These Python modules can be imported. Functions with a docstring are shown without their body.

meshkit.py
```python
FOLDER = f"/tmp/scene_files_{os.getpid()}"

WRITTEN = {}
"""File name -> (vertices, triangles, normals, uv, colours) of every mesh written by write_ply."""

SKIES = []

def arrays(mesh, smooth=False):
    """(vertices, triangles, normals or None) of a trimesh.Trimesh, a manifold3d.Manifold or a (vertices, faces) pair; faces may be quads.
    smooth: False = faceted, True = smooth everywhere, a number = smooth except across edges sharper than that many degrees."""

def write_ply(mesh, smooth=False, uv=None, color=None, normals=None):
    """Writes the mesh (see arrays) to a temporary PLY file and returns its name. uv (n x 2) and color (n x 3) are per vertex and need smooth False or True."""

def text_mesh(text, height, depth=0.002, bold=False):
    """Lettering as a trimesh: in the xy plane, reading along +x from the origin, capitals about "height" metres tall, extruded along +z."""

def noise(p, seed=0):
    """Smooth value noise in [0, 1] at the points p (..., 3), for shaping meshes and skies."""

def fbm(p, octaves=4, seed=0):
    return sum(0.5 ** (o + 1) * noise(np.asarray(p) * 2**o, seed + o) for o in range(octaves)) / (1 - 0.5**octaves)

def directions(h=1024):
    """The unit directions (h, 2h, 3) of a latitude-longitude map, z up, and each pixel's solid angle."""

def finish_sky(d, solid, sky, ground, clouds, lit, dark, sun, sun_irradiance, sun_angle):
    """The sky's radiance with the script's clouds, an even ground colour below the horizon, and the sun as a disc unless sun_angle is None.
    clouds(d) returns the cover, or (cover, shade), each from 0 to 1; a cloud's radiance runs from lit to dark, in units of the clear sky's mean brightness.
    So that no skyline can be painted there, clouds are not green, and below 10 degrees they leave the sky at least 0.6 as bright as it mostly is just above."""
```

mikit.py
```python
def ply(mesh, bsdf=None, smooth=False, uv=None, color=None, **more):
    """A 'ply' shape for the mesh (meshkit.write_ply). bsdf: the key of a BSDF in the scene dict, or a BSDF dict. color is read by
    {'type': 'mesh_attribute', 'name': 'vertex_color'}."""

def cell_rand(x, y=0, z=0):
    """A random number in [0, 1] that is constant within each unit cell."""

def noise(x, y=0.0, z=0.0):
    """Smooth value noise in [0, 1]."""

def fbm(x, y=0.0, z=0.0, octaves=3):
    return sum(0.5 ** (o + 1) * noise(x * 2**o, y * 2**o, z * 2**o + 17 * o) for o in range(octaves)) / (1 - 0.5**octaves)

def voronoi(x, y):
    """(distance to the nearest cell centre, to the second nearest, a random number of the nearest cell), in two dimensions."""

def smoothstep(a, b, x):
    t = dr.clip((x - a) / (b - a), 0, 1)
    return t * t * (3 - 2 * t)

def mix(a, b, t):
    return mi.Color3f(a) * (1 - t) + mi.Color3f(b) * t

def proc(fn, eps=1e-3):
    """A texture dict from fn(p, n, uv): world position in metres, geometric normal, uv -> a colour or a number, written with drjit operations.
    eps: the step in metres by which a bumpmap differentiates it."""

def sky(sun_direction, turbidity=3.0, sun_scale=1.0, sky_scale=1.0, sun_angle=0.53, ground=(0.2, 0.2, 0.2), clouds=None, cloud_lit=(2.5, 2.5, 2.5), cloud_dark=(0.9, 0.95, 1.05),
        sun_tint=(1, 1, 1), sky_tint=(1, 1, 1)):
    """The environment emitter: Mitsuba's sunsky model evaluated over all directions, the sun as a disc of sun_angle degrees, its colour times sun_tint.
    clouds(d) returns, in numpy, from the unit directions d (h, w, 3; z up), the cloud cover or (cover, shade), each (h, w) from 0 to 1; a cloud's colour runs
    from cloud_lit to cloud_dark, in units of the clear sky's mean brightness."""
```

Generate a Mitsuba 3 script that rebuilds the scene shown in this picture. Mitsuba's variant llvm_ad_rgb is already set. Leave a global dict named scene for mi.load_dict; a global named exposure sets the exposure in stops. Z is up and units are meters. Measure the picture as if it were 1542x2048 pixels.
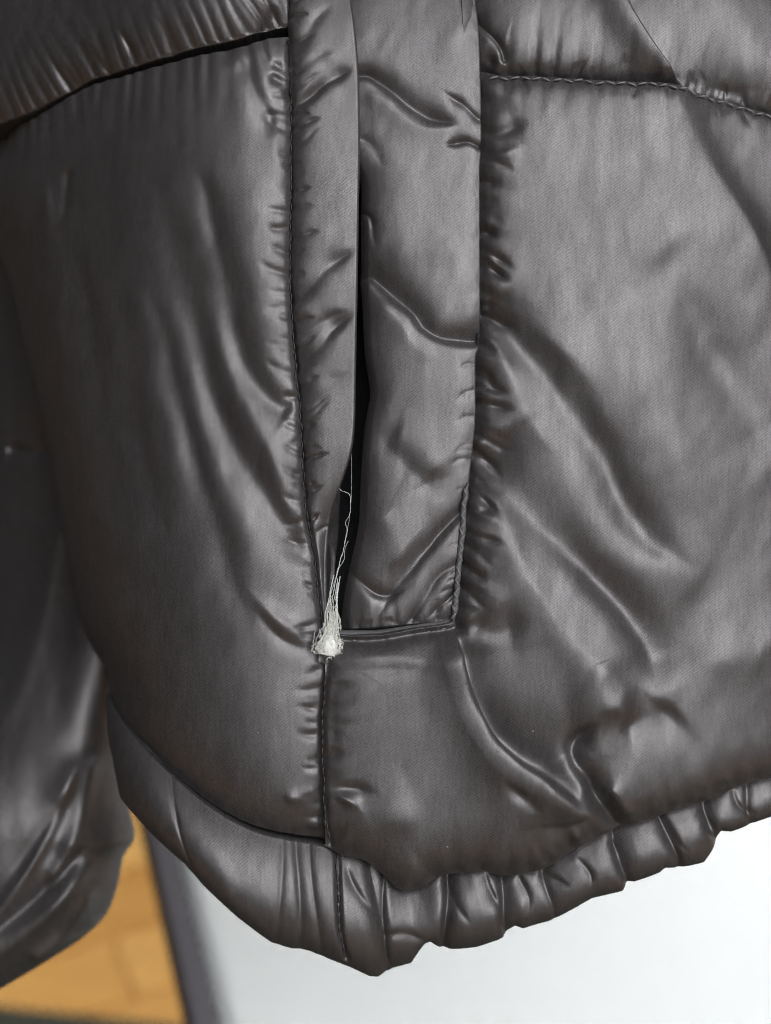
import math, random
import numpy as np, trimesh, drjit as dr, mitsuba as mi
import mikit, meshkit
from scipy.spatial import cKDTree
from scipy.ndimage import gaussian_filter

T = mi.ScalarTransform4f
random.seed(5)
scene, labels = {}, {}

# ------------------------------------------------------------------ camera, light, exposure
# The jacket is cut on a flat pattern: x to the right, y down, h out of the cloth, in units of 1/8 mm.
S = 0.000125
PITCH = math.radians(30)
ORIGIN = np.array([0.0, 0.0, 1.0])
RIGHT = np.array([1.0, 0, 0])
UP = np.array([0, math.sin(PITCH), math.cos(PITCH)])
OUT = np.array([0, -math.cos(PITCH), math.sin(PITCH)])
DIST = 0.40


def world(x, y, h):
    x, y, h = np.broadcast_arrays(*(np.asarray(a, float) for a in (x, y, h)))
    return ORIGIN + ((x - 771) * S)[..., None] * RIGHT + ((1024 - y) * S)[..., None] * UP + (h * S)[..., None] * OUT


eye = ORIGIN + OUT * DIST
scene['camera'] = {'type': 'thinlens', 'fov_axis': 'x', 'fov': math.degrees(2 * math.atan(771 * S / DIST)),
                   'to_world': T().look_at(origin=eye.tolist(), target=ORIGIN.tolist(), up=UP.tolist()),
                   'aperture_radius': 0.0034, 'focus_distance': DIST, 'near_clip': 0.01, 'far_clip': 50.0}
exposure = 0.0


def window_light(key, direction, dist, w, h, radiance):
    d = RIGHT * direction[0] + UP * direction[1] + OUT * direction[2]
    d = d / np.linalg.norm(d)
    c = ORIGIN + d * dist
    scene[key] = {'type': 'rectangle', 'to_world': T().look_at(origin=c.tolist(), target=ORIGIN.tolist(), up=[0, 0, 1]) @ T().scale([w / 2, h / 2, 1]),
                  'emitter': {'type': 'area', 'radiance': {'type': 'rgb', 'value': radiance}}}


WIN = 8.6
window_light('window_pane', (0.29, 0.28, 0.90), 3.2, 2.8, 2.5, [WIN * 0.955, WIN * 1.0, WIN * 1.05])
labels['window_pane'] = {'label': 'bright window pane behind the camera lighting the jacket', 'category': 'window'}
WIN2 = 16.0
c2, a2_ = np.array([1.3, 3.2, 1.9]), np.array([-0.3, 0.9, 0.0])
scene['window_pane_001'] = {'type': 'rectangle', 'to_world': T().look_at(origin=c2.tolist(), target=a2_.tolist(), up=[0, 0, 1]) @ T().scale([0.6, 0.75, 1]),
                            'emitter': {'type': 'area', 'radiance': {'type': 'rgb', 'value': [WIN2, WIN2, WIN2 * 0.98]}}}
labels['window_pane_001'] = {'label': 'bright window pane across the room that lights the wooden floor', 'category': 'window'}
scene['room_bounce'] = {'type': 'constant', 'radiance': {'type': 'rgb', 'value': [0.014, 0.0145, 0.017]}}

# ------------------------------------------------------------------ materials
fb, sm = mikit.fbm, mikit.smoothstep


def twill(p, n, uv):
    x, y = uv.x * 1000.0, uv.y * 1000.0                  # millimetres on the cloth
    wob = mikit.noise(x * 0.9, y * 0.9) * 0.35
    line = 0.5 + 0.5 * dr.sin((x * 0.70 + y * 1.0 + wob) * (6.2832 / 0.74))
    grain = mikit.noise(x * 6.5, y * 3.4, 3.0)
    streak = mikit.noise(x * 2.4, y * 0.35, 9.0)
    return line * 0.55 + grain * 0.75 + streak * 0.35     # 0 .. 1.65


def cloth_colour(p, n, uv):
    t = twill(p, n, uv)
    g = 0.50 + 0.62 * t
    return mi.Color3f(0.091, 0.0825, 0.0805) * g


def cloth_rough(p, n, uv):
    x, y = uv.x * 1000.0, uv.y * 1000.0
    return 0.45 + 0.10 * mikit.noise(x * 0.4, y * 0.12, 2.0)


scene['satin_cloth'] = {'type': 'twosided', 'bsdf': {'type': 'principled', 'base_color': mikit.proc(cloth_colour), 'metallic': 0.74,
                        'roughness': mikit.proc(cloth_rough), 'specular': 0.5, 'sheen': 0.04}}
scene['lining_cloth'] = {'type': 'twosided', 'bsdf': {'type': 'principled', 'base_color': {'type': 'rgb', 'value': [0.012, 0.012, 0.013]}, 'roughness': 0.8, 'specular': 0.2}}
scene['dark_thread'] = {'type': 'twosided', 'bsdf': {'type': 'principled', 'base_color': {'type': 'rgb', 'value': [0.018, 0.017, 0.018]}, 'roughness': 0.55}}
scene['grey_thread'] = {'type': 'twosided', 'bsdf': {'type': 'principled', 'base_color': {'type': 'rgb', 'value': [0.10, 0.097, 0.095]}, 'roughness': 0.5, 'sheen': 0.3}}
scene['cream_fibre'] = {'type': 'twosided', 'bsdf': {'type': 'principled', 'base_color': {'type': 'rgb', 'value': [0.62, 0.61, 0.55]}, 'roughness': 0.8, 'sheen': 0.5}}
scene['binding_cloth'] = {'type': 'twosided', 'bsdf': {'type': 'principled', 'base_color': {'type': 'rgb', 'value': [0.055, 0.052, 0.052]}, 'roughness': 0.6, 'sheen': 0.4}}
scene['lint_fibre'] = {'type': 'twosided', 'bsdf': {'type': 'diffuse', 'reflectance': {'type': 'rgb', 'value': [0.30, 0.29, 0.27]}}}
scene['white_laminate'] = {'type': 'twosided', 'bsdf': {'type': 'principled', 'base_color': {'type': 'rgb', 'value': [0.725, 0.725, 0.70]}, 'roughness': 0.5}}
scene['grey_rubber'] = {'type': 'twosided', 'bsdf': {'type': 'principled', 'base_color': {'type': 'rgb', 'value': [0.10, 0.09, 0.10]}, 'roughness': 0.6}}
scene['mat_fibre'] = {'type': 'twosided', 'bsdf': {'type': 'principled', 'base_color': {'type': 'rgb', 'value': [0.05, 0.055, 0.04]}, 'roughness': 0.9}}

# ------------------------------------------------------------------ helpers
def cr(pts, n=160):
    """Smooth curve through the points, evenly resampled."""
    p = np.asarray(pts, float)
    if len(p) > 2:
        q = np.vstack([2 * p[0] - p[1], p, 2 * p[-1] - p[-2]])
        out = []
        for i in range(1, len(q) - 2):
            t = np.linspace(0, 1, 14, endpoint=False)[:, None]
            a, b, c, d = q[i - 1:i + 3]
            out.append(0.5 * (2 * b + (c - a) * t + (2 * a - 5 * b + 4 * c - d) * t ** 2 + (3 * b - a - 3 * c + d) * t ** 3))
        p = np.vstack(out + [p[-1:]])
    s = np.r_[0, np.cumsum(np.linalg.norm(np.diff(p, axis=0), axis=1))]
    t = np.linspace(0, s[-1], n)
    return np.stack([np.interp(t, s, p[:, k]) for k in (0, 1)], 1)


def step(a, b, x):
    t = np.clip((x - a) / (b - a), 0, 1)
    return t * t * (3 - 2 * t)


def near(curve, x, y):
    """(distance, arc length) to a densely sampled curve."""
    c = cr(curve, 1500) if len(curve) < 1400 else curve
    s = np.r_[0, np.cumsum(np.linalg.norm(np.diff(c, axis=0), axis=1))]
    d, i = cKDTree(c).query(np.stack([x.ravel(), y.ravel()], 1))
    return d.reshape(x.shape), s[i].reshape(x.shape)


def n1(s, scale, seed=0):
    s = np.asarray(s, float)
    return meshkit.noise(np.stack([s / scale, s * 0 + seed * 7.31, s * 0 + 0.5], -1), seed) * 2 - 1


def n2(x, y, sx, sy, seed=0, octaves=3):
    x, y = np.broadcast_arrays(np.asarray(x, float), y)
    return meshkit.fbm(np.stack([x / sx, y / sy, x * 0 + seed * 3.7], -1), octaves, seed) * 2 - 1


def fold(h, x, y, pts, amp, wp, wm, t0=0.25, t1=0.25):
    """Adds a ridge (amp > 0) or valley along the points; wp: its width to the right of / above the line, wm: to the left of / below it.
    t0, t1: the share of the line over which it fades in and out."""
    c = cr(pts, 60)
    m = 4.5 * max(wp, wm)
    box = (x > c[:, 0].min() - m) & (x < c[:, 0].max() + m) & (y > c[:, 1].min() - m) & (y < c[:, 1].max() + m)
    if not box.any():
        return
    px, py = x[box], y[box]
    d, i = cKDTree(c).query(np.stack([px, py], 1))
    tan = np.gradient(c, axis=0)
    tan /= np.linalg.norm(tan, axis=1, keepdims=True)
    j = np.clip(i, 0, len(c) - 1)
    rx, ry = px - c[j, 0], py - c[j, 1]
    al = rx * tan[j, 0] + ry * tan[j, 1]
    sd = rx * tan[j, 1] - ry * tan[j, 0]
    length = np.linalg.norm(np.diff(c, axis=0), axis=1).sum()
    u = np.clip(i / (len(c) - 1) + al / length, -0.5, 1.5)
    tap = np.ones_like(u)
    if t0 > 0:
        t0 = min(0.5, max(t0, 0.9 * max(wp, wm) / length))
        tap *= step(0, t0, u)
    if t1 > 0:
        t1 = min(0.5, max(t1, 0.9 * max(wp, wm) / length))
        tap *= step(0, t1, 1 - u)
    over = np.where((i == 0) | (i == len(c) - 1), np.abs(al), 0)
    k = len(pts) * 1.7 + c[0, 0] * 0.013
    sd = sd + 0.22 * min(wp, wm) * np.sin(u * 7 + k)
    w = np.where(sd > 0, wp, wm) * (1 + 0.2 * np.sin(u * 5 + 2 * k)) * (0.45 + 0.55 * tap)
    soft = float(np.interp(min(wp, wm), [7, 24], [0.06, 0.5]))
    h[box] += 0.8 * (1 + 0.25 * np.sin(u * 9 + 3 * k)) * amp * tap * np.exp(-1.5 * (np.sqrt((sd / w) ** 2 + soft) - soft ** 0.5)) * np.exp(-(over / max(wp, wm)) ** 2)


def wander(x, y, seed):
    """The pattern point, drawn a little aside, so that folds run as uneven as cloth does."""
    return x + 9 * n2(x, y, 75, 95, seed, 2), y + 9 * n2(x, y, 75, 95, seed + 9, 2)


def overhang(x, y, pts, push, reach, drop=9.0):
    """Pulls the cloth on the left of / below a line over to its other side, so that the fold lies over what is next to it."""
    c = cr(pts, 200)
    d, i = cKDTree(c).query(np.stack([x.ravel(), y.ravel()], 1))
    i = i.reshape(x.shape)
    tan = np.gradient(c, axis=0)
    tan /= np.linalg.norm(tan, axis=1, keepdims=True)
    rx, ry = x - c[i, 0], y - c[i, 1]
    sd, al = rx * tan[i, 1] - ry * tan[i, 0], rx * tan[i, 0] + ry * tan[i, 1]
    u = i / 199.0
    k = push * step(0, 0.12, u) * step(0, 0.3, 1 - u) * step(-reach, 0, sd) * (1 - step(0, drop, sd)) * np.exp(-(al / 12) ** 2)
    return x + k * tan[i, 1], y - k * tan[i, 0]


def seam_creases(h, x, y, pts, side, seed, gap, reach, amp, slant):
    """Small creases that the stitching pulls into the cloth along a seam, at uneven distances; side +1: to its right / above it."""
    c = cr(pts, 600)
    t = np.gradient(c, axis=0)
    t /= np.linalg.norm(t, axis=1, keepdims=True)
    s = np.r_[0, np.cumsum(np.linalg.norm(np.diff(c, axis=0), axis=1))]
    r, pos = np.random.default_rng(seed), 6.0
    while pos < s[-1] - 4:
        i = int(np.searchsorted(s, pos))
        ln, sl = reach * r.uniform(0.4, 1.5), slant + r.normal(0, 0.25)
        n = np.array([t[i, 1], -t[i, 0]]) * side
        q = [c[i] - n * 3, c[i] + n * ln * 0.45 + t[i] * sl * ln * 0.35, c[i] + n * ln + t[i] * sl * ln]
        w = r.uniform(4.5, 9)
        fold(h, x, y, q, -amp * r.uniform(0.35, 1.5), w, w * r.uniform(0.7, 1.3), 0, 0.75)
        pos += gap * r.uniform(0.35, 1.8)


def soften(h, k):
    return gaussian_filter(h, k, mode='nearest')


def sheet(nu, nv):
    return np.meshgrid(np.linspace(0, 1, nu), np.linspace(0, 1, nv))


def coons(top, bottom, left, right, a, b):
    """Transfinite patch between four curves (arrays of points, top/bottom left to right, left/right top to bottom)."""
    nv, nu = a.shape
    def at(c, t):
        c = cr(c, 400)
        s = np.linspace(0, 1, 400)
        return np.stack([np.interp(t, s, c[:, 0]), np.interp(t, s, c[:, 1])], -1)
    t_, b_, l_, r_ = at(top, a), at(bottom, a), at(left, b), at(right, b)
    A, B = a[..., None], b[..., None]
    c00, c10, c01, c11 = (np.asarray(p, float) for p in (top[0], top[-1], bottom[0], bottom[-1]))
    p = (1 - B) * t_ + B * b_ + (1 - A) * l_ + A * r_ - ((1 - A) * (1 - B) * c00 + A * (1 - B) * c10 + (1 - A) * B * c01 + A * B * c11)
    return p[..., 0], p[..., 1]


def add_grid(key, x, y, h, bsdf='satin_cloth', uvx=None, uvy=None):
    nv, nu = x.shape
    v = world(x, y, h).reshape(-1, 3)
    i = (np.arange(nv - 1)[:, None] * nu + np.arange(nu - 1)[None]).ravel()
    f = np.vstack([np.stack([i, i + nu, i + nu + 1], 1), np.stack([i, i + nu + 1, i + 1], 1)])
    uv = np.stack([(x if uvx is None else uvx).ravel() * S, (y if uvy is None else uvy).ravel() * S], 1)
    scene[key] = mikit.ply((v, f), bsdf, smooth=True, uv=uv)


def tube_mesh(p, r, sides=6):
    p = np.asarray(p, float)
    t = np.gradient(p, axis=0)
    t /= np.linalg.norm(t, axis=1, keepdims=True) + 1e-15
    a = np.cross(t, np.where(np.abs(t @ OUT)[:, None] < 0.9, OUT, RIGHT))
    a /= np.linalg.norm(a, axis=1, keepdims=True) + 1e-15
    b, ang = np.cross(t, a), np.arange(sides) * 2 * np.pi / sides
    v = (p[:, None] + np.broadcast_to(r, (len(p),))[:, None, None] * (np.cos(ang)[None, :, None] * a[:, None] + np.sin(ang)[None, :, None] * b[:, None])).reshape(-1, 3)
    i, j = np.meshgrid(np.arange(len(p) - 1), np.arange(sides), indexing='ij')
    q = np.stack([i * sides + j, i * sides + (j + 1) % sides, (i + 1) * sides + (j + 1) % sides, (i + 1) * sides + j], -1).reshape(-1, 4)
    f = np.vstack([q[:, [0, 2, 1]], q[:, [0, 3, 2]]])
    caps = [[0, k, k + 1] for k in range(1, sides - 1)] + [[len(v) - sides, len(v) - sides + k + 1, len(v) - sides + k] for k in range(1, sides - 1)]
    return v, np.vstack([f, caps])


def tuck(x, y, h, side, depth, dx=0.0, dy=0.0, n=8):
    """Turns the cloth in along one side of a grid, so that it closes behind its seam."""
    t = np.linspace(0, 1, n + 1)[1:]
    if side in ('top', 'bottom'):
        e = 0 if side == 'top' else -1
        new = [np.stack([g[e] + t_ * k for t_ in t]) for g, k in ((x, dx), (y, dy))] + [np.stack([h[e] - depth * t_ for t_ in t])]
        return [np.vstack([q[::-1], g] if side == 'top' else [g, q]) for g, q in zip((x, y, h), new)]
    e = 0 if side == 'left' else -1
    new = [np.stack([g[:, e] + t_ * k for t_ in t], 1) for g, k in ((x, dx), (y, dy))] + [np.stack([h[:, e] - depth * t_ for t_ in t], 1)]
    return [np.hstack([q[:, ::-1], g] if side == 'left' else [g, q]) for g, q in zip((x, y, h), new)]


counts = {}


def numbered(base):
    k = counts.get(base, 0)
    counts[base] = k + 1
    return base if k == 0 else f'{base}_{k:03d}'


# ------------------------------------------------------------------ pattern lines (1/8 mm)
S1 = [(566, -70), (572, 0), (575, 60), (578, 130), (580, 200), (582, 330), (580, 450), (580, 560), (584, 640), (590, 720), (600, 830), (606, 930), (610, 1000), (618, 1060), (628, 1110), (632, 1150), (640, 1220), (650, 1300)]
S1B = [(650, 1300), (655, 1320), (650, 1380), (645, 1450), (648, 1560), (652, 1640), (660, 1692)]
S1H = [(660, 1692), (673, 1720), (676, 1780), (680, 1860), (692, 1925)]
S3 = [(-183, 161), (-98, 150), (-16, 141), (50, 126), (140, 103), (225, 98), (318, 89), (394, 79), (467, 70), (528, 51), (574, 42)]
S4L = [(120, 1400), (180, 1452), (260, 1512), (330, 1566), (420, 1628), (500, 1668), (580, 1688), (640, 1698), (662, 1704)]
S4R = [(650, 1700), (690, 1718), (725, 1724), (760, 1748), (790, 1778), (816, 1790), (850, 1778), (886, 1756), (930, 1750), (966, 1747), (1021, 1757), (1091, 1742), (1141, 1707), (1221, 1667), (1271, 1652), (1336, 1632), (1421, 1607), (1501, 1577), (1600, 1556)]
S4 = S4L[:-1] + S4R[1:]
S2 = [(930, 120), (965, 132), (1000, 146), (1060, 150), (1150, 158), (1250, 165), (1350, 170), (1400, 182), (1470, 196), (1610, 222)]
EA = [(688, -70), (697, 0), (705, 60), (712, 150), (714, 300), (712, 420), (710, 560), (708, 650), (706, 760), (704, 850), (696, 910), (676, 970), (656, 1030), (648, 1110), (648, 1180), (650, 1260), (650, 1300)]
WL = [(660, -70), (665, 150), (695, 300), (722, 360), (722, 430), (723, 520), (721, 556), (725, 600), (730, 700), (741, 780), (737, 812), (729, 860), (723, 950), (721, 1000), (718, 1050), (708, 1100), (697, 1150), (687, 1205), (681, 1262)]
EB = [(944, -70), (950, 0), (955, 60), (958, 150), (960, 240), (960, 290), (957, 330), (957, 400), (957, 520), (957, 640), (955, 690), (948, 720), (948, 830), (942, 900), (935, 960), (930, 1010), (925, 1080), (918, 1150), (912, 1210), (906, 1243)]
WB = [(673, 1262), (700, 1264), (760, 1262), (830, 1250), (906, 1240)]


def body(x, y):
    """The jacket's large shape: flattest round the pocket, falling back towards the wearer's side, the hem and the far side."""
    l, r, b, t = np.maximum(0, 560 - x), np.maximum(0, x - 1150), np.maximum(0, y - 1540), np.maximum(0, 180 - y)
    return -0.00115 * np.minimum(l, 350) ** 2 - 0.80 * np.maximum(0, l - 350) - 0.00035 * r ** 2 - 0.0003 * b ** 2 - 0.0006 * t ** 2


def pucker(d, s, amp, lam, reach, seed, shear=0.0):
    """Gathers that run off a seam: waves along it that die out away from it."""
    q = s + shear * d
    ph = q * (np.pi / (2.1 * lam)) + 1.7 * n1(q, lam * 3, seed)
    w = (0.35 - np.abs(np.cos(ph)) ** 4) * (1 + 0.5 * n1(q, lam * 2.5, seed + 5)) + 0.35 * n1(q, lam * 0.6, seed + 1)
    long = np.exp(-d / (reach * (0.75 + 0.5 * n1(q, lam * 2.2, seed + 2))))
    return amp * w * long * step(0, 8, d)


def cloth_noise(x, y, seed):
    return 5.0 * n2(x, y, 190, 260, seed, 3) + 1.5 * n2(x + 0.55 * y, y - 0.45 * x, 38, 90, seed + 4, 2)


# ------------------------------------------------------------------ jacket: quilted panel above the slanting seam
labels['jacket'] = {'label': 'dark brown-grey satin puffer jacket with a torn pocket corner showing white filling', 'category': 'jacket'}
a, b = sheet(270, 150)
x, y = coons([(-183, -240), (575, -140)], S3, [(-183, -240), (-183, 161)], [(575, -140), (574, 42)], a, b ** 0.85)
d3, s3 = near(S3, x, y)
d1, s1 = near(S1, x, y)
h = body(x, y) + 75 * (1 - np.exp(-d3 / 100)) + 12 * (1 - np.exp(-d1 / 40)) - 30
h += pucker(d3, s3, 5.5, 15, 100, 11, 0.3)
h += cloth_noise(x, y, 3)
for p in ([(30, 20), (85, 100), (125, 190)], [(70, 50), (120, 120), (150, 175)], [(140, 30), (185, 100), (215, 150)], [(205, 0), (250, 80), (280, 130)], [(295, 0), (330, 70), (345, 110)]):
    fold(h, x, y, p, -9, 9, 12, 0.6, 0)
fold(h, x, y, [(510, 60), (540, 30), (555, 5)], -14, 12, 12)
x, y, h = tuck(x, y, h, 'bottom', 120, 0, 1)
x, y, h = tuck(x, y, h, 'right', 60, 6)
add_grid('jacket__quilted_panel', x, y, h)

# ------------------------------------------------------------------ jacket: large side panel left of the pocket
a, b = sheet(300, 720)
left = [(-183, 161), (-200, 330), (-140, 490), (-100, 640), (-62, 770), (-30, 900), (-8, 1010), (22, 1150), (64, 1300), (120, 1400)]
x, y = coons(S3, S4L, left, S1[2:] + S1B[1:], a ** 1.15, b)
d3, s3 = near(S3, x, y)
dl, sl = near(left, x, y)
d1, s1 = near(S1 + S1B[1:], x, y)
d4, s4 = near(S4L, x, y)
h = body(x, y) + 40 * (1 - np.exp(-d3 / 60)) + 17 * (1 - np.exp(-(d1 / 45))) + 62 * (1 - np.exp(-d4 / 50)) - 112
h += -12 * np.exp(-(d1 / 4) ** 2) - 300 * np.exp(-dl / 60)
h += pucker(d3, s3, 9, 17, 80, 21, 0.1)
h += pucker(d1, s1, 3.0, 30, 24, 31, 0.25) + pucker(d4, s4, 5, 22, 40, 41)
h += cloth_noise(x, y, 5)
wx, wy = wander(x, y, 17)
F = lambda *q: fold(h, wx, wy, *q)
F([(380, 300), (420, 450), (455, 600), (490, 700), (540, 790), (590, 835)], -24, 26, 30, 0.35, 0.05)
F([(300, 330), (340, 480), (390, 680), (450, 830), (520, 970), (590, 1090), (625, 1150)], -38, 42, 46, 0.3, 0.1)
F([(345, 420), (400, 600), (470, 800), (550, 950), (620, 1110)], 9, 30, 44, 0.3, 0.1)
F([(290, 520), (330, 720), (370, 880), (430, 1050), (480, 1190), (520, 1260)], -18, 26, 40, 0.3, 0.25)
F([(200, 520), (240, 760), (290, 960), (350, 1150)], -15, 34, 44, 0.3, 0.3)
F([(110, 420), (150, 700), (200, 900), (260, 1100)], -12, 36, 46, 0.3, 0.3)
F([(90, 280), (85, 330), (80, 400)], -12, 9, 12, 0.2, 0.4)
F([(30, 300), (40, 360), (38, 420)], 8, 14, 14)
F([(480, 100), (500, 160), (530, 230), (550, 300)], -10, 14, 22, 0.2, 0.3)
F([(548, 110), (560, 130), (578, 150)], -8, 6, 8)
F([(545, 140), (560, 165), (580, 190)], -12, 8, 9, 0.1, 0)
F([(540, 240), (556, 310), (560, 400)], 5, 10, 16)
F([(490, 1180), (560, 1235), (640, 1292)], 10, 16, 26, 0.3, 0.05)
F([(500, 1210), (570, 1275), (645, 1310)], -7, 12, 14, 0.3, 0)
F([(598, 1258), (622, 1268), (648, 1286)], -16, 8, 11, 0.4, 0)
F([(612, 1300), (630, 1290), (650, 1288)], -8, 6, 8, 0.4, 0)
seam_creases(h, x, y, S1[3:], -1, 5, 30, 50, 7, -0.4)
seam_creases(h, x, y, S1B, -1, 6, 26, 40, 5, -0.3)
seam_creases(h, x, y, S4L[3:], 1, 8, 30, 34, 4, 0.2)
for yy in (452, 632, 798, 836, 886, 948):
    F([(552 + (yy - 600) * 0.09, yy - 10 + (yy % 7) * 3), (584 + (yy - 600) * 0.06, yy)], -6 - (yy % 5), 6, 8, 0.4, 0)
for yy in (1340, 1375, 1410, 1470, 1520, 1590, 1640):
    F([(600 - (yy % 4) * 6, yy - 12 + (yy % 9) * 2), (650, yy)], -6, 8, 10, 0.5, 0)
F([(560, 1590), (600, 1592), (650, 1588)], 9, 12, 14)
F([(610, 1650), (650, 1655)], 7, 14, 14)
h = soften(h, 1.6)
x, y, h = tuck(x, y, h, 'top', 120, 0, -4)
x, y, h = tuck(x, y, h, 'bottom', 140, 0, 10)
add_grid('jacket__quilted_panel_001', x, y, h)

# ------------------------------------------------------------------ jacket: large front panel right of and below the pocket
a, b = sheet(420, 720)
x, y = coons(S2, S4R, [(930, 120), (800, 500), (700, 900), (640, 1290), (650, 1320), (648, 1400), (645, 1450), (648, 1560), (650, 1700)], [(1610, 222), (1620, 800), (1610, 1300), (1600, 1556)], a, b)
dE, sE = near(EB, x, y)
dB, sB = near([(640, 1278)] + [(p[0], p[1] + 18) for p in WB[1:]] + [(912, 1250)], x, y)
d1, s1 = near(S1B, x, y)
d2, s2 = near(S2, x, y)
d4, s4 = near(S4R, x, y)
eb = np.interp(y, [p[1] for p in EB], [p[0] for p in EB])
wb = np.interp(x, [p[0] for p in WB], [p[1] + 8 for p in WB])
under = step(0, 26, eb - x) * step(0, 26, wb - y)
wx, wy = wander(x, y, 27)
h = body(x, y) + 26 * (1 - np.exp(-d2 / 60)) + 16 * (1 - np.exp(-d2 / 9)) + 46 * (1 - np.exp(-d4 / 30)) - 108
edge = np.where(y < 1245, dE, dB)
edge = np.minimum(dE, dB + np.maximum(0, 0 * x))
h += 26 * (1 - np.exp(-edge / 40)) + 22 * (1 - np.exp(-edge / 12)) - 14 + 22 * (1 - np.exp(-d1 / 45)) - 10 * np.exp(-(d1 / 5) ** 2)
h += pucker(d2, s2, 4, 20, 45, 51) + pucker(dE, sE, 13, 26, 30, 61, -0.35) * step(1300, 1230, y) + pucker(d1, s1, 6, 20, 40, 71, 0.3) * step(1300, 1330, y)
h += pucker(d4, s4, 9, 24, 60, 81)
h += cloth_noise(x, y, 7)
F([(1354, 170), (1390, 270), (1450, 390), (1540, 560), (1620, 720)], 30, 40, 120, 0, 0)
F([(1400, 195), (1440, 270), (1505, 380), (1600, 560)], -10, 60, 44, 0.1, 0)
F([(970, 268), (1010, 262), (1060, 250)], -10, 18, 12, 0.05, 0.4)
F([(965, 318), (1000, 312), (1050, 300)], 8, 10, 26, 0.05, 0.4)
# long folds that run down and to the right from the pocket edge
F([(955, 590), (990, 636), (1030, 690), (1078, 752), (1132, 815), (1184, 885), (1244, 988), (1300, 1070), (1400, 1160)], -30, 44, 36, 0.06, 0.25)
F([(960, 650), (985, 695), (1020, 770), (1070, 850), (1120, 920)], 8, 18, 30, 0.05, 0.3)
F([(1060, 640), (1120, 700), (1190, 790), (1250, 890)], 10, 40, 30, 0.2, 0.3)
F([(940, 885), (978, 935), (1022, 986), (1078, 1050), (1142, 1122), (1222, 1204), (1292, 1292), (1330, 1385)], -38, 62, 38, 0.05, 0.12)
F([(948, 960), (985, 1040), (1030, 1120), (1085, 1205), (1160, 1300), (1240, 1380)], 16, 34, 66, 0.08, 0.1)
F([(1130, 1440), (1200, 1415), (1290, 1415)], 24, 60, 32, 0.2, 0.3)
F([(940, 1100), (970, 1180), (1010, 1240)], 6, 30, 26)
F([(935, 1240), (990, 1260), (1060, 1255)], -12, 30, 30, 0.05, 0.4)
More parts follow.
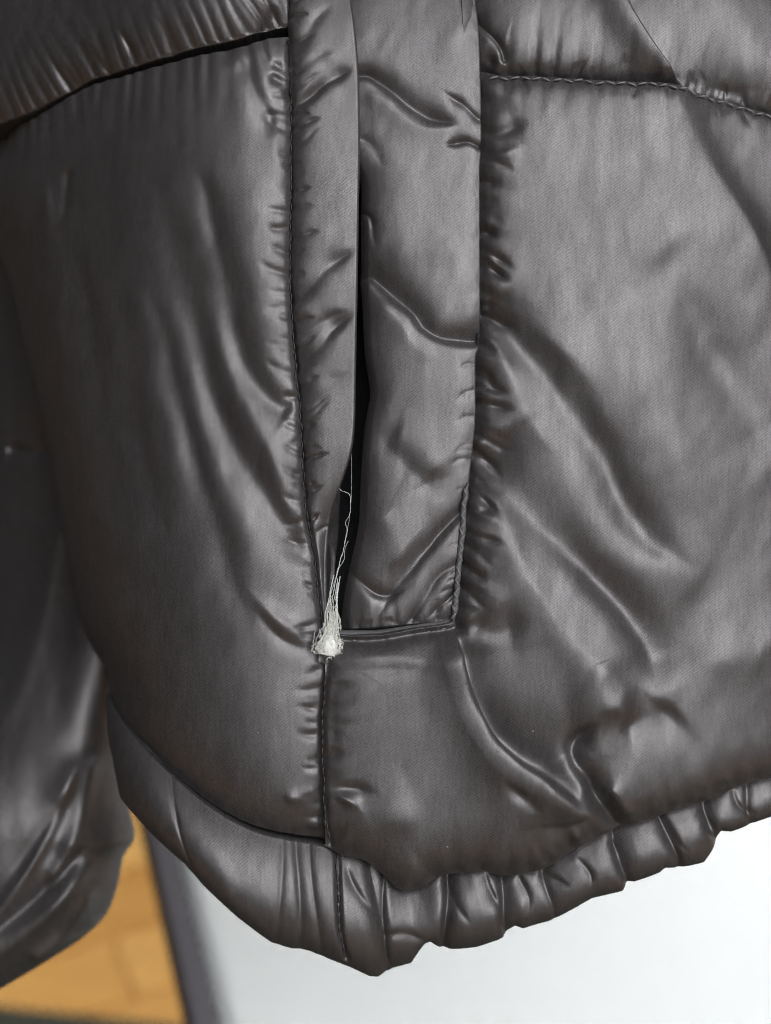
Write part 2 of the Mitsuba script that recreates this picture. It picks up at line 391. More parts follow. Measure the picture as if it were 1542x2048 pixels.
F([(1330, 560), (1420, 690), (1500, 830), (1560, 940)], -22, 60, 60, 0.3, 0.2)
F([(1180, 620), (1260, 760), (1380, 950), (1500, 1130)], 10, 60, 60, 0.3, 0.3)
F([(1250, 420), (1330, 560)], 6, 70, 70)
F([(1300, 1140), (1400, 1240), (1500, 1300)], -12, 70, 80, 0.5, 0.5)
F([(1360, 1350), (1480, 1305), (1600, 1270)], 12, 60, 60, 0.5, 0)
seam_creases(h, x, y, EB[5:], 1, 25, 26, 58, 11, 0.6)
seam_creases(h, x, y, S1B[1:], 1, 26, 24, 46, 5, -0.3)
seam_creases(h, x, y, S2[1:], -1, 27, 20, 40, 4, 0.1)
seam_creases(h, x, y, S4R[2:], 1, 28, 24, 46, 5, 0.1)
seam_creases(h, x, y, [(690, 1284), (760, 1280), (830, 1270), (900, 1258)], -1, 29, 22, 30, 3, 0.1)
# overhanging fold from the pocket corner to the hem
F([(905, 1262), (914, 1330), (936, 1400), (970, 1468), (1020, 1524), (1090, 1566), (1160, 1606)], 34, 8, 75, 0.05, 0.2)
F([(913, 1262), (922, 1330), (944, 1398), (978, 1464), (1028, 1518), (1096, 1558), (1166, 1598)], -34, 75, 8, 0.05, 0.25)
F([(1000, 1560), (1040, 1580), (1080, 1620)], -13, 12, 14)
F([(1060, 1560), (1120, 1600), (1176, 1618), (1160, 1660), (1115, 1690)], 22, 20, 30, 0.2, 0.2)
F([(1195, 1440), (1152, 1480), (1148, 1520), (1172, 1560), (1200, 1605), (1245, 1650)], -46, 22, 14, 0.25, 0)
F([(1130, 1500), (1158, 1545), (1185, 1590)], 16, 12, 22)
F([(1230, 1460), (1300, 1440), (1340, 1400)], -14, 26, 40)
F([(1200, 1560), (1240, 1600), (1275, 1640)], 14, 24, 12)
F([(680, 1325), (760, 1310), (860, 1312)], 4, 12, 16)
F([(655, 1330), (740, 1340), (880, 1326)], -4, 12, 14)
F([(650, 1592), (690, 1596), (730, 1620)], 11, 12, 16, 0.05, 0.4)
F([(655, 1570), (700, 1576), (760, 1580)], -10, 12, 14, 0.1, 0.4)
F([(850, 1620), (760, 1640), (700, 1650)], 7, 26, 40)
for yy in (1345, 1372, 1400, 1440, 1476, 1510):
    F([(652, yy), (690 + (yy % 5) * 8, yy - 8 - (yy % 3) * 4)], -5, 7, 9, 0, 0.5)
h = soften(h, 1.6)
h = h * (1 - under) + (-420) * under
x, y = overhang(x, y, [(905, 1262), (914, 1330), (936, 1400), (970, 1468), (1020, 1524), (1090, 1566), (1160, 1606)], 16, 26, 10)
x, y, h = tuck(x, y, h, 'top', 100, 0, -8)
x, y, h = tuck(x, y, h, 'bottom', 140, 0, 10)
add_grid('jacket__quilted_panel_002', x, y, h)

# ------------------------------------------------------------------ jacket: panel above the stitched cross seam
a, b = sheet(280, 130)
x, y = coons([(920, -90), (1610, -90)], S2, [(920, -90), (930, 120)], [(1610, -90), (1610, 222)], a, b)
d2, s2 = near(S2, x, y)
dE, sE = near(EB, x, y)
pleat = cr([(1225, -90), (1246, 0), (1290, 78), (1358, 168)], 200)
px = np.interp(y, pleat[:, 1], pleat[:, 0], right=1358)
sd = x - px
wx, wy = wander(x, y, 57)
h = body(x, y) + 30 * (1 - np.exp(-d2 / 60)) + 18 * (1 - np.exp(-d2 / 9)) + 30 * (1 - np.exp(-dE / 40)) - 48
h += pucker(d2, s2, 7, 22, 60, 91) + cloth_noise(x, y, 8)
h += np.where(sd < 0, 26 * np.exp(-(sd / 55) ** 2), 26 - 64 * step(0, 22, sd) + 34 * step(40, 240, sd)) * step(2, 60, d2 + 30)
F([(948, 20), (975, 60), (1000, 100), (1012, 130)], -14, 8, 8, 0.1, 0.1)
seam_creases(h, x, y, S2[1:], 1, 35, 22, 44, 5, 0.1)
x, y, h = tuck(x, y, h, 'bottom', 100, 0, 8)
add_grid('jacket__quilted_panel_003', x, y, h)

# ------------------------------------------------------------------ jacket: lip of the pocket, folded back on itself along its free edge
a, b = sheet(76, 640)
e1, e2 = cr(S1, 900), cr(EA, 900)
yy = np.linspace(-70, 1300, 640)
xl = np.interp(yy, e1[:, 1], e1[:, 0])[:, None]
xr = np.maximum(np.interp(yy, e2[:, 1], e2[:, 0])[:, None], xl + 4)
A = np.linspace(0, 1, 56)[None]
x = xl + (xr - xl) * A ** 0.9
y = np.repeat(yy[:, None], 56, 1)
d1, s1 = near(S1, x, y)
wid = (xr - xl)
wx, wy = wander(x, y, 37)
h = body(x, y) + 22 * (1 - np.exp(-d1 / 18)) - 14 - 10 * np.exp(-(d1 / 5) ** 2)
h += pucker(d1, s1, 2.6, 34, 30, 101, -0.25) + cloth_noise(x, y, 9) * 0.6
F([(582, 206), (622, 192), (664, 166), (712, 132)], -17, 26, 11, 0, 0.35)
F([(584, 128), (620, 120), (680, 96)], -4, 12, 12, 0, 0.8)
F([(588, 96), (620, 60), (660, 0)], -6, 16, 14, 0, 0.7)
F([(584, 600), (640, 548), (716, 500)], -11, 22, 14, 0, 0.4)
F([(590, 668), (630, 655), (700, 618)], -7, 14, 12, 0, 0.7)
F([(594, 730), (636, 696), (712, 622)], -13, 30, 13, 0, 0.35)
F([(600, 800), (650, 770), (706, 740)], -4, 24, 18, 0, 0.6)
seam_creases(h, x, y, S1[:-3], 1, 15, 32, 48, 6, -0.4)
for yv in ():
    F([(600 + (yv - 800) * 0.05, yv), (664, yv - 16 + (yv % 4) * 5)], -6, 8, 10, 0, 0.8)
sink = step(880, 1230, y)
h -= sink * 60 * ((x - xl) / np.maximum(wid, 1)) ** 1.3 * np.minimum(1, wid / 40)
he, de = h[:, -1:], np.linspace(0, 1, 20)[None]
ang = np.minimum(de * 1.6, 1) * np.pi
rad = 7
xb = xr + rad * np.sin(ang) * 0.8 - 70 * np.maximum(0, de - 0.62) / 0.38
hb = he - rad * (1 - np.cos(ang)) - 30 * np.maximum(0, de - 0.62)
x, y, h = np.hstack([x, xb[:, 1:]]), np.hstack([y, np.repeat(yy[:, None], 19, 1)]), np.hstack([h, hb[:, 1:]])
add_grid('jacket__pocket_lip', x, y, h)

# ------------------------------------------------------------------ jacket: padded welt that shows in the pocket opening
e1, e2 = cr(WL, 900), cr(EB, 900)
nb = 640
t = np.linspace(0, 1, nb)
A = np.linspace(0, 1, 120)[None]
l0, r0 = np.stack([np.interp(np.linspace(-70, 1262, nb), e1[:, 1], e1[:, 0]), np.linspace(-70, 1262, nb)], 1), np.stack([np.interp(np.linspace(-70, 1242, nb), e2[:, 1], e2[:, 0]), np.linspace(-70, 1242, nb)], 1)
x = l0[:, :1] + (r0[:, :1] - l0[:, :1]) * A
y = l0[:, 1:] + (r0[:, 1:] - l0[:, 1:]) * A
dE, sE = near(EB, x, y)
dL, sL = near(WL, x, y)
dB, sB = near(WB, x, y)
wx, wy = wander(x, y, 47)
h = body(x, y) - 52 + 34 * (1 - np.exp(-dL / 28)) + 12 * np.sqrt(np.clip(dL / 14, 0, 1)) + 6 * (1 - np.exp(-dE / 16))
h += 14 * (1 - np.exp(-dB / 40)) - 12
h += pucker(dE, sE, 1.5, 24, 20, 111) + pucker(dB, sB, 4, 20, 40, 121) + cloth_noise(x, y, 12)
F([(690, 150), (735, 144), (760, 156), (790, 186), (825, 217), (870, 234), (925, 246)], -22, 22, 9, 0, 0.3)
F([(720, 190), (770, 200), (830, 246), (910, 262)], 5, 14, 30, 0.2, 0.3)
F([(958, 232), (925, 208), (880, 170)], -8, 12, 9, 0, 0.7)
F([(962, 292), (930, 284), (880, 288)], -14, 7, 11, 0, 0.6)
F([(718, 262), (742, 290), (770, 330)], -5, 14, 14, 0.1, 0.6)
F([(700, 556), (740, 553), (760, 567), (790, 594), (825, 624), (850, 658), (890, 676), (970, 680)], -27, 32, 10, 0, 0)
F([(735, 600), (790, 640), (840, 700), (900, 716)], 5, 16, 34, 0.2, 0.3)
F([(718, 412), (738, 430), (760, 490)], -8, 9, 9, 0, 0.7)
F([(770, 500), (860, 500), (920, 470)], 4, 26, 30)
F([(940, 1006), (921, 1026), (857, 1092), (798, 1166), (740, 1250)], -16, 12, 22, 0, 0.35)
F([(915, 1130), (873, 1164), (824, 1232), (800, 1262)], -8, 9, 14, 0, 0.2)
F([(915, 1180), (895, 1206), (850, 1240)], -7, 7, 10, 0, 0.4)
F([(686, 1142), (727, 1172), (769, 1188), (830, 1170)], -12, 14, 9, 0, 0.6)
seam_creases(h, x, y, EB[11:], -1, 45, 34, 34, 2.2, 0.5)
seam_creases(h, x, y, WB, 1, 46, 24, 26, 3, 0.2)
F([(740, 850), (790, 900), (850, 960), (870, 1010)], -8, 30, 26)
F([(770, 880), (840, 900), (900, 950)], 8, 36, 36)
F([(740, 1010), (790, 1080), (830, 1120)], 6, 30, 30)
# the free right edge turns under tightly; the left edge rolls away into the pocket
de = np.linspace(0, 1, 14)[None]
ang = np.minimum(de * 1.7, 1) * np.pi
xr_, yr_, hr_ = x[:, -1:], y[:, -1:], h[:, -1:]
xb = xr_ + 4 * np.sin(ang) - 34 * np.maximum(0, de - 0.6)
hb = hr_ - 5 * (1 - np.cos(ang)) - 26 * np.maximum(0, de - 0.6)
dl = np.linspace(1, 0, 16)[None]
xa = x[:, :1] - 2 * np.sin(np.minimum(dl * 1.5, 1) * np.pi / 2) + 14 * np.maximum(0, dl - 0.66)
ha = h[:, :1] - 16 * (1 - np.cos(np.minimum(dl * 1.5, 1) * np.pi / 2)) - 500 * np.maximum(0, dl - 0.35)
ya, yb = np.repeat(y[:, :1], 16, 1), np.repeat(yr_, 14, 1)
x, y, h = tuck(np.hstack([xa[:, :-1], x, xb[:, 1:]]), np.hstack([ya[:, :-1], y, yb[:, 1:]]), np.hstack([ha[:, :-1], h, hb[:, 1:]]), 'bottom', 40, 0, 14)
add_grid('jacket__pocket_welt', x, y, h)

# binding strip under the welt
c = cr([(668, 1270), (700, 1271), (760, 1270), (830, 1259), (905, 1248), (916, 1246)], 160)
tn = np.gradient(c, axis=0); tn /= np.linalg.norm(tn, axis=1, keepdims=True)
ang = np.linspace(-0.15, 1.15, 22) * np.pi
off = -9.5 * np.cos(ang)[None] * (1 + 0.08 * n1(np.arange(160) * 5.0, 30, 3)[:, None])
x = c[:, :1] - off * tn[:, 1:]
y = c[:, 1:] + off * tn[:, :1]
h = body(x, y) - 18 + 9 * np.sin(ang)[None] + 1.5 * n2(x, y, 14, 10, 5, 2)
add_grid('jacket__binding', x, y, h, 'binding_cloth')

c = cr([(938, 965), (932, 1000), (927, 1060), (920, 1130), (914, 1200), (908, 1246)], 200)
s_ = np.arange(200) * 1.45
ax = c[:, 0] + 3.0 * n1(s_, 16, 77)
hh = body(c[:, 0], c[:, 1]) - 2 + 2.5 * n1(s_, 12, 78)
add_tube = tube_mesh(world(ax - 2, c[:, 1], hh), S * (6.0 + 1.6 * n1(s_, 9, 79)) * np.minimum(1, np.minimum(s_, s_[::-1]) / 30 + 0.2), 10)
scene['jacket__binding_001'] = mikit.ply(add_tube, 'binding_cloth', smooth=True)

# inner facing of the lip and the dark pocket bag behind the opening
a, b = sheet(50, 120)
x, y = coons([(560, 900), (680, 880)], [(620, 1330), (668, 1270)], [(560, 900), (620, 1330)], [(680, 880), (672, 1060), (664, 1150), (664, 1270)], a, b)
h = -100 - 60 * a + 6 * n2(x, y, 30, 60, 33, 2)
fold(h, x, y, [(640, 1040), (655, 1120), (652, 1200)], -10, 8, 8)
add_grid('jacket__pocket_facing', x, y, h)
a, b = sheet(12, 60)
x, y = coons([(520, -100), (1000, -100)], [(560, 1400), (940, 1400)], [(520, -100), (560, 1400)], [(1000, -100), (940, 1400)], a, b)
a2, b2 = sheet(30, 60)
add_grid('jacket__inner_lining', 150 + 430 * a2, -200 + 1620 * b2, -520 - 60 * np.sin(a2 * np.pi) + 20 * n2(1000 * a2, 1600 * b2, 160, 300, 45, 2), 'lining_cloth')
add_grid('jacket__pocket_lining', x, y, -260 - 60 * np.sin(a * np.pi) + 20 * n2(x, y, 120, 160, 44, 2), 'lining_cloth')

# ------------------------------------------------------------------ jacket: gathered hem band
HB = [(172, 1530), (206, 1634), (300, 1704), (360, 1746), (400, 1788), (470, 1848), (540, 1902), (580, 1914), (618, 1920), (640, 1930), (700, 1954), (738, 1974), (756, 1977), (775, 1968), (800, 1958), (824, 1950), (836, 1930), (850, 1908), (862, 1902), (884, 1918), (902, 1921), (960, 1914), (1012, 1895), (1024, 1880), (1036, 1870), (1052, 1876), (1112, 1858), (1180, 1818), (1192, 1811), (1254, 1796), (1266, 1780), (1280, 1780), (1330, 1760), (1342, 1750), (1366, 1754), (1424, 1742), (1452, 1702), (1460, 1680), (1482, 1682), (1545, 1662), (1620, 1640)]
ht = cr([(152, 1432)] + S4[1:], 720)


def poly(pts, n):
    p = np.asarray(pts, float)
    s = np.r_[0, np.cumsum(np.linalg.norm(np.diff(p, axis=0), axis=1))]
    tt = np.linspace(0, s[-1], n)
    return np.stack([np.interp(tt, s, p[:, k]) for k in (0, 1)], 1)


hb_ = poly(HB, 720)
hs_ = gaussian_filter(hb_, (16, 0), mode='nearest')
# gathers pair up points of the seam with points of the lower edge
pair = [(152, 172), (250, 300), (400, 470), (580, 595), (662, 690), (770, 775), (893, 893), (1000, 1020), (1091, 1110), (1221, 1262), (1330, 1372), (1415, 1452), (1510, 1520), (1600, 1620)]
tt = np.linspace(0, 1, 1150)
kx = np.linspace(0, 1, len(pair))
def along(c, xs):
    s = np.linspace(0, 1, len(c))
    return np.interp(xs, np.maximum.accumulate(c[:, 0]) + np.arange(len(c)) * 1e-6, s)
st, sb = along(ht, [p[0] for p in pair]), along(hb_, [p[1] for p in pair])
m = np.interp(tt, st, sb)
s720 = np.linspace(0, 1, 720)
top = np.stack([np.interp(tt, s720, ht[:, k]) for k in (0, 1)], 1)
jag = np.stack([np.interp(m, s720, hb_[:, k] - hs_[:, k]) for k in (0, 1)], 1)
bot = np.stack([np.interp(m, s720, hs_[:, k]) for k in (0, 1)], 1)
B = np.linspace(0, 1, 84)[None]                     # 0 seam, 0.72 lower edge, 1 inside
w = np.clip(B / 0.74, 0, 1)
arc = 0.5 - 0.5 * np.cos(np.pi * np.clip(w, 0, 1))
f = 0.55 * w + 0.45 * np.sin(w * np.pi / 2)
back = np.clip((B - 0.74) / 0.26, 0, 1)
x = top[:, :1] + (bot[:, :1] - top[:, :1]) * (f - 0.45 * back)
y = top[:, 1:] + (bot[:, 1:] - top[:, 1:]) * (f - 0.45 * back)
wide = gaussian_filter(np.linalg.norm(bot - top, axis=1), 12, mode='nearest')[:, None]
x, y = x + jag[:, :1] * w ** 3, y + jag[:, 1:] * w ** 3
h = body(x, y) - 58 + 0.37 * wide * np.sin(np.pi * np.clip(0.06 + w * 0.80, 0, 1)) ** 0.8 - 0.9 * wide * back ** 0.8 - 18 * back
sx = tt[:, None] + 0 * B
X = top[:, :1] + (bot[:, :1] - top[:, :1]) * w
amt = 0.35 + 0.65 * step(640, 800, top[:, :1])
for xc0, xc1, dep, wl, wr in ((893, 894, 26, 16, 7), (1000, 1018, 24, 20, 7), (1091, 1112, 9, 10, 7), (1228, 1262, 24, 26, 7), (1330, 1370, 20, 9, 14), (1416, 1450, 26, 22, 7), (1510, 1522, 12, 14, 9),
                              (770, 768, 12, 6, 10), (735, 790, 16, 20, 14), (590, 600, 10, 18, 9), (620, 640, 6, 9, 9), (560, 555, 5, 9, 9), (330, 380, 5, 8, 8)):
    xc = xc0 + (xc1 - xc0) * w + 4 * np.sin(w * 5 + xc0)
    d = X - xc
    q = d / np.where(d > 0, wl, wr)
    h += -0.95 * dep * np.exp(-1.3 * (np.sqrt(q ** 2 + 0.05) - 0.22)) * (1 - back)
gx = X * 1.0
h += amt * 3.5 * n1(gx - 50 * w, 15, 131) * np.exp(-w / 0.22)
h += amt * 2.0 * n1(gx - 50 * w, 24, 133) * (1 - step(0.0, 0.75, w)) + amt * 6 * n2(gx, 60 * w, 60, 60, 141, 2) + 1.2 * n2(x, y, 30, 40, 151, 2)
dS, _ = near(S1H, x, y)
h -= 120 * np.exp(-(X - 152) / 45)
for p in ([(888, 1765), (905, 1800), (945, 1862)], [(970, 1755), (990, 1800), (1010, 1850)], [(1085, 1748), (1112, 1768), (1150, 1782)], [(1225, 1684), (1250, 1735), (1258, 1780)], [(1330, 1645), (1352, 1680), (1392, 1720)],
          [(690, 1735), (722, 1800), (792, 1868)], [(760, 1880), (815, 1878), (870, 1902)], [(1410, 1622), (1432, 1650), (1448, 1690)], [(1040, 1760), (1060, 1800), (1058, 1850)], [(1160, 1720), (1185, 1760), (1182, 1800)], [(1480, 1590), (1500, 1630), (1540, 1650)]):
    fold(h, x, y, p, -9, 7, 14, 0.1, 0.5)
h = gaussian_filter(h, (1.3, 1.0), mode='nearest')
h += -12 * np.exp(-(dS / 6) ** 2) * (1 - back)
X = np.hstack([X[:, :1]] * 8 + [X])
x, y, h = tuck(x, y, h, 'left', 120, 0, -8)
add_grid('jacket__hem_band', x, y, h, uvx=X, uvy=y)

# ------------------------------------------------------------------ jacket: sleeve hanging further back on the left
a, b = sheet(260, 420)
SL = [(-1300, -150), (-420, 1400), (-420, 2200)]
SRt = [(93, -96), (112, 524), (140, 906), (159, 1287), (140, 1516), (142, 1694), (154, 1750), (165, 1810), (138, 1857), (124, 1926), (96, 1996), (37, 2054), (-56, 2113), (-146, 2165), (-251, 2222)]
x, y = coons([(-1300, -96), (93, -96)], [(-1300, 2330), (-251, 2222)], [(-1300, -96), (-1300, 2330)], SRt, a ** 0.8, b)
dr_, sr_ = near(SRt, x, y)
h = -520 - (1.0 * np.clip(150 - x, 0, 420) + 0.25 * np.maximum(0, -600 - x)) * step(1780, 1240, y) - 150 * np.exp(-dr_ / 40) + 60 * (1 - np.exp(-dr_ / 120)) + 18 * n2(x, y, 160, 420, 61, 3)
for p, am, wp, wm in (([(80, 1560), (0, 1750), (-120, 1950), (-260, 2120)], 34, 18, 40), ([(100, 1580), (60, 1760), (-10, 1900)], 26, 14, 26), ([(108, 1830), (0, 1940), (-140, 2060), (-280, 2180)], 40, 20, 40),
                      ([(100, 1900), (40, 1990), (-60, 2090)], 26, 14, 30), ([(60, 1660), (-60, 1830), (-220, 2000)], -30, 22, 22), ([(90, 1790), (-20, 1900), (-160, 2010), (-300, 2110)], -30, 20, 24),
                      ([(60, 2010), (-40, 2090), (-180, 2190)], 30, 14, 26), ([(0, 1000), (-60, 1300), (-160, 1560)], 26, 30, 40), ([(-60, 300), (-90, 600), (-60, 850)], 26, 30, 40), ([(-40, 860), (-90, 880), (-180, 860)], -26, 14, 14)):
    fold(h, x, y, p, am, wp, wm, 0.15, 0.15)
d = np.linspace(0, 1, 14)[None]
xb, hb2 = x[:, -1:] - 120 * d, h[:, -1:] - 160 * np.sqrt(d)
add_grid('jacket__sleeve', np.hstack([x, xb[:, 1:]]), np.hstack([y, np.repeat(y[:, -1:], 13, 1)]), np.hstack([h, hb2[:, 1:]]))

# ------------------------------------------------------------------ stitches
def height_at(key):
    v = meshkit.WRITTEN[scene[key]['filename']][0].astype(float) - ORIGIN
    return cKDTree(np.stack([v @ RIGHT / S + 771, 1024 - v @ UP / S], 1)), v @ OUT / S


def stitches(holder, curve, pitch, length, radius, bsdf, lift=1.5, zig=0.0, jitter=1.0, y0=-20, y1=3000):
    tree, hs = height_at(holder)
    c = cr(curve, 2000)
    s = np.r_[0, np.cumsum(np.linalg.norm(np.diff(c, axis=0), axis=1))]
    rng = np.random.default_rng(len(scene))
    pos, k = 4.0, 0
    while pos + length < s[-1]:
        q = np.linspace(pos, pos + length * rng.uniform(0.85, 1.1), 6)
        px_, py_ = np.interp(q, s, c[:, 0]), np.interp(q, s, c[:, 1])
        tx = np.array([px_[-1] - px_[0], py_[-1] - py_[0]]); tx /= np.linalg.norm(tx)
        o = zig * np.linspace(-1, 1, 6) * (1 if k % 2 else -1) + rng.normal(0, jitter)
        px_, py_ = px_ - tx[1] * o, py_ + tx[0] * o
        pos += pitch; k += 1
        if py_.min() < y0 or py_.max() > y1 or px_.max() > 1570 or px_.min() < -30:
            continue
        d, i = tree.query(np.stack([px_, py_], 1), k=6)
        hh = hs[i].max(1)
        hh = np.maximum.accumulate(hh) * 0.4 + hh.mean() * 0.6 + lift + radius * 0.6 * np.sin(np.linspace(0, np.pi, 6)) - radius * 0.6
        scene[numbered(holder + '__stitch')] = mikit.ply(tube_mesh(world(px_, py_, hh), radius * S * np.array([0.5, 0.95, 1, 1, 0.95, 0.5]), 6), bsdf, smooth=True)


stitches('jacket__quilted_panel_001', S1[1:], 20, 17, 1.5, 'dark_thread', 0.2)
stitches('jacket__quilted_panel_002', S1B[1:], 19, 16, 1.8, 'dark_thread', 0.6)
stitches('jacket__hem_band', S1H, 20, 17, 1.8, 'dark_thread', 0.6)
stitches('jacket__quilted_panel_002', [(975, 156)] + [(p[0], p[1] + 9) for p in S2[2:]], 21, 17, 2.1, 'grey_thread', 5, zig=2.5, jitter=1.4)
stitches('jacket__quilted_panel_001', [(p[0], p[1] + 2) for p in S3], 19, 14, 2.4, 'grey_thread', 8, zig=2.5)
stitches('jacket__binding', [(700, 1281), (760, 1280), (830, 1268), (905, 1256)], 15, 10, 2.2, 'grey_thread', 4)
stitches('jacket__binding_001', [(934, 975), (929, 1000), (925, 1060), (918, 1130), (912, 1200), (906, 1240)], 13, 15, 2.4, 'grey_thread', 1, zig=4.5, jitter=0.8)

for k, (px_, py_, holder) in enumerate([(516, 1464, 'jacket__quilted_panel_001'), (1064, 1459, 'jacket__quilted_panel_002'), (894, 1689, 'jacket__quilted_panel_002')]):
    tree, hs = height_at(holder)
    hz = hs[tree.query([[px_, py_]], k=4)[1]].max()
    g = trimesh.creation.icosphere(subdivisions=1, radius=1.0)
    vv = g.vertices * np.array([0.9 + (k % 3) * 0.3, 1.0 + (k % 2) * 0.5, 0.6])
    scene[numbered('jacket__lint_speck')] = mikit.ply((world(px_ + vv[:, 0] + 0.4 * vv[:, 1], py_ + vv[:, 1], hz + 0.2 + vv[:, 2]), g.faces), 'lint_fibre', smooth=True)

# ------------------------------------------------------------------ torn corner: filling that sticks out, and a long loose fibre
rng = np.random.default_rng(12)
core = trimesh.creation.icosphere(subdivisions=4, radius=1.0)
v = core.vertices * np.array([12.5, 19, 8])
v = v * (1 + 0.9 * (meshkit.fbm(core.vertices * 2.6, 4, 3)[:, None] - 0.5) + 0.5 * (meshkit.fbm(core.vertices * 7.0, 2, 9)[:, None] - 0.5))
cx, cy = 660 + v[:, 0] + 0.12 * v[:, 1], 1291 + v[:, 1]
scene['jacket__torn_filling'] = mikit.ply((world(cx, cy, 9 + v[:, 2]), core.faces), 'cream_fibre', smooth=True)
labels['jacket__torn_filling'] = {'label': 'cream white tuft of filling poking out of the torn pocket corner'}
vs, fs, n = [], [], 0
spine = cr([(656, 1306), (660, 1275), (663, 1240), (664, 1210), (670, 1170), (678, 1135), (684, 1110)], 40)
for k in range(150):
    t0, t1 = rng.uniform(0, 1) ** 2 * 0.3 - 0.02, 0
    t1 = t0 + rng.exponential(0.11) + 0.09
    tt = np.clip(np.linspace(t0, min(t1, 1.0), 16), 0, 1)
    c = np.stack([np.interp(tt, np.linspace(0, 1, 40), spine[:, i]) for i in (0, 1)], 1)
    spread = 13 * (1 - tt) ** 2.2 + 2.2
    o = rng.normal(0, 0.75) + np.cumsum(rng.normal(0, 0.16, 16))
    z = rng.normal(0, 0.6) + np.cumsum(rng.normal(0, 0.12, 16))
    p = world(c[:, 0] + o * spread, c[:, 1] + np.cumsum(rng.normal(0, 1.0, 16)), -16 + 24 * (1 - tt) + z * 7)
    mv, mf = tube_mesh(p, S * rng.uniform(0.35, 0.75), 4)
    vs.append(mv); fs.append(mf + n); n += len(mv)
for k in range(150):
    c0, an = np.array([660 + rng.normal(0, 6.5), 1288 + rng.normal(0, 9)]), rng.uniform(0, 6.28)
    q = np.cumsum(rng.normal(0, 0.35, 12)) + an
    p = world(c0[0] + np.cumsum(np.cos(q)) * 1.1, c0[1] + np.cumsum(np.sin(q)) * 1.3, 15 + rng.uniform(-6, 4) - np.linspace(0, 5, 12))
    mv, mf = tube_mesh(p, S * rng.uniform(0.4, 0.8), 4)
    vs.append(mv); fs.append(mf + n); n += len(mv)
scene['jacket__torn_filling__fibre'] = mikit.ply((np.vstack(vs), np.vstack(fs)), 'cream_fibre', smooth=True)
labels['jacket__loose_fibre'] = {'label': 'thin loose white fibre curling up inside the pocket opening'}
labels['jacket__torn_filling__fibre'] = {'label': 'wispy white fibres pulled up from the tuft', 'kind': 'stuff'}
for pts, r in (([(684, 1112), (690, 1085), (694, 1060), (690, 1045), (699, 1030), (701, 1008), (699, 990), (690, 984), (680, 980), (677, 968)], 0.4), ([(686, 1105), (692, 1070), (698, 1040), (702, 990), (703, 940), (700, 885)], 0.25), ([(676, 1140), (688, 1118), (690, 1096), (696, 1082)], 0.35)):
    c = cr(pts, 60)
    c = c + np.stack([1.6 * n1(np.arange(60) * 1.0, 4, 5), 0 * c[:, 0]], 1)
    scene[numbered('jacket__loose_fibre')] = mikit.ply(tube_mesh(world(c[:, 0], c[:, 1], -14 + 4 * n1(np.arange(60) * 1.0, 9, 8)), r * S, 5), 'cream_fibre', smooth=True)

# ------------------------------------------------------------------ setting: wooden floor, and the white panel with a grey rim that lies below the jacket
def wood(p, n, uv):
    r = mikit.cell_rand(uv.x, uv.y)
    g = fb(p.x * 9 + r * 9, p.y * 60 + p.x * 14, r * 40, 3)
    return mikit.mix((0.58, 0.27, 0.06), (0.88, 0.51, 0.16), 0.7 * g + 1.0 * r - 0.3) * 1.0


scene['oak_wood'] = {'type': 'twosided', 'bsdf': {'type': 'principled', 'base_color': mikit.proc(wood), 'roughness': 0.6, 'specular': 0.2}}


def box_mesh(l, w, t, cham=0.0015):
    x, y = l / 2, w / 2
    v, c = [], cham
    for z, i in ((-t, 0), (-c, 0), (0, c)):
        v += [(-x + i, -y + i, z), (x - i, -y + i, z), (x - i, y - i, z), (-x + i, y - i, z)]
    f = [[0, 3, 2, 1], [8, 9, 10, 11]]
    for k in (0, 4):
        f += [[k + j, k + (j + 1) % 4, k + 4 + (j + 1) % 4, k + 4 + j] for j in range(4)]
    return np.array(v), np.array(f)


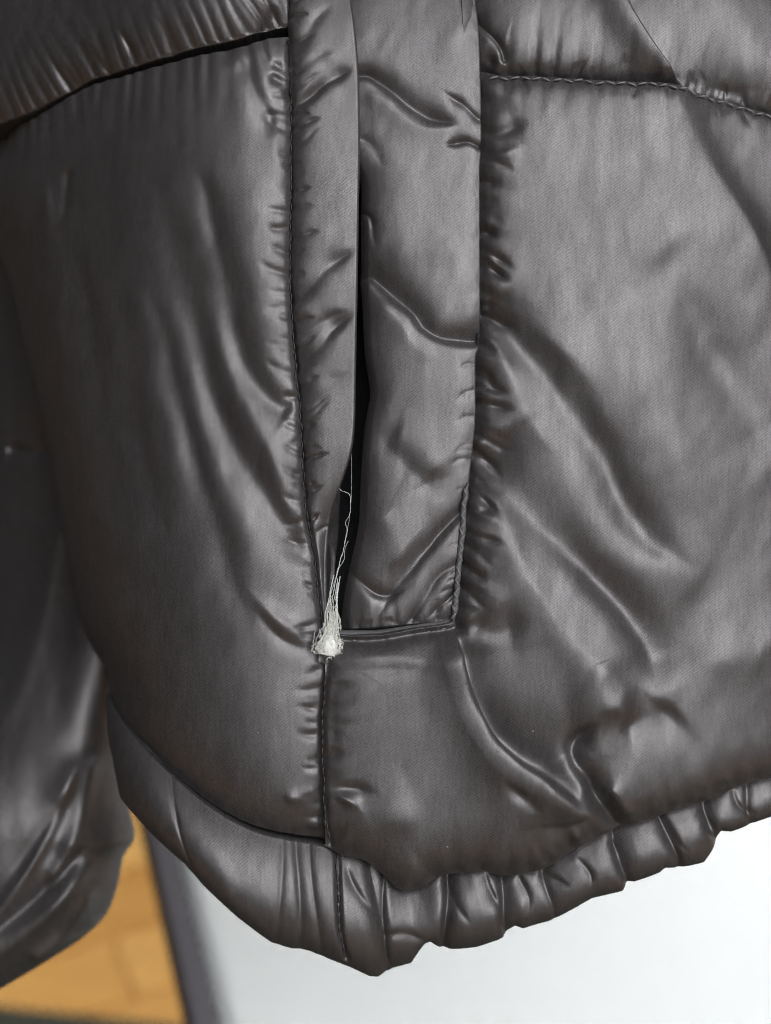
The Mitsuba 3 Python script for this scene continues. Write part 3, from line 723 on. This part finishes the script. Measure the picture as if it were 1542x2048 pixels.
v = np.array([[-4, -3, -0.021], [4, -3, -0.021], [4, 5, -0.021], [-4, 5, -0.021]])
scene['floor'] = mikit.ply((v, np.array([[0, 1, 2], [0, 2, 3]])), 'oak_wood', smooth=True, uv=np.full((4, 2), 3.5))
labels['floor'] = {'label': 'golden wooden parquet floor seen out of focus at lower left', 'kind': 'structure'}
turn, bl, bw = math.radians(24), 0.36, 0.09
ca, sa = math.cos(turn), math.sin(turn)
bv, bf = box_mesh(bl - 0.0024, bw - 0.0024, 0.02, 0.0012)
for r in range(-8, 9):
    for q in range(-2, 3):
        lx, ly = q * bl + (r % 2) * bl / 2, r * bw
        X, Y = -0.30 + lx * ca - ly * sa, 0.90 + lx * sa + ly * ca
        if not (-1.1 < X < 0.35 and 0.25 < Y < 1.7):
            continue
        w = bv @ np.array([[ca, sa, 0], [-sa, ca, 0], [0, 0, 1]]) + [X, Y, rng.uniform(-0.0006, 0.0006)]
        scene[numbered('floor__plank')] = mikit.ply((w, bf), 'oak_wood', smooth=False, uv=np.tile([[r + 20.5, q + 9.5]], (len(w), 1)))

# panel: outline in plan, left edge running from (-0.112, 0.303) towards (-0.077, 0.18)
ed = np.array([0.035, -0.1228]) / np.hypot(0.035, 0.1228)
nr = np.array([-ed[1], ed[0]])                       # to the right of the edge
p0 = np.array([-0.1122, 0.3033])


def slab(a0, a1, w0, w1, z0, z1, r):
    """A board along the edge direction from a0 to a1, across from w0 to w1, its left top edge rounded by r."""
    ang = np.linspace(np.pi, np.pi / 2, 9)
    prof = [(w0, z0)] + [(w0 + r + r * math.cos(t), z1 - r + r * math.sin(t)) for t in ang] + [(w1, z1), (w1, z0)]
    m = len(prof)
    v = [np.r_[p0 + ed * a + nr * w, z] for a in (a0, a1) for w, z in prof]
    f = [[k, (k + 1) % m, m + (k + 1) % m] for k in range(m)] + [[k, m + (k + 1) % m, m + k] for k in range(m)]
    f += [[0, k + 1, k] for k in range(1, m - 1)] + [[m, m + k, m + k + 1] for k in range(1, m - 1)]
    return trimesh.Trimesh(np.array(v), np.array(f), process=False)


scene['white_panel'] = mikit.ply(slab(-0.75, 0.22, 0.0, 1.1, 0.594, 0.62, 0.010), 'white_laminate', smooth=35)
labels['white_panel'] = {'label': 'plain white panel with a dark grey rim, out of focus below the jacket hem', 'category': 'panel'}
scene['white_panel__rim'] = mikit.ply(slab(-0.75, 0.22, -0.0135, -0.0005, 0.590, 0.618, 0.004), 'grey_rubber', smooth=35)
labels['white_panel__rim'] = {'label': 'dark grey rim along the left edge of the white panel'}
mv, mf = box_mesh(2.6, 2.2, 0.012, 0.004)
mv = mv @ np.array([[0.991, -0.131, 0], [0.131, 0.991, 0], [0, 0, 1]])
scene['floor_mat'] = mikit.ply((mv + [-0.374 + 0.131 * -1.1 + 0.6, 0.755 - 0.991 * 1.1 - 0.131 * 0.6, 0.0145], mf), 'mat_fibre')
labels['floor_mat'] = {'label': 'dark grey-green mat edge on the wooden floor in the bottom left corner', 'category': 'mat'}
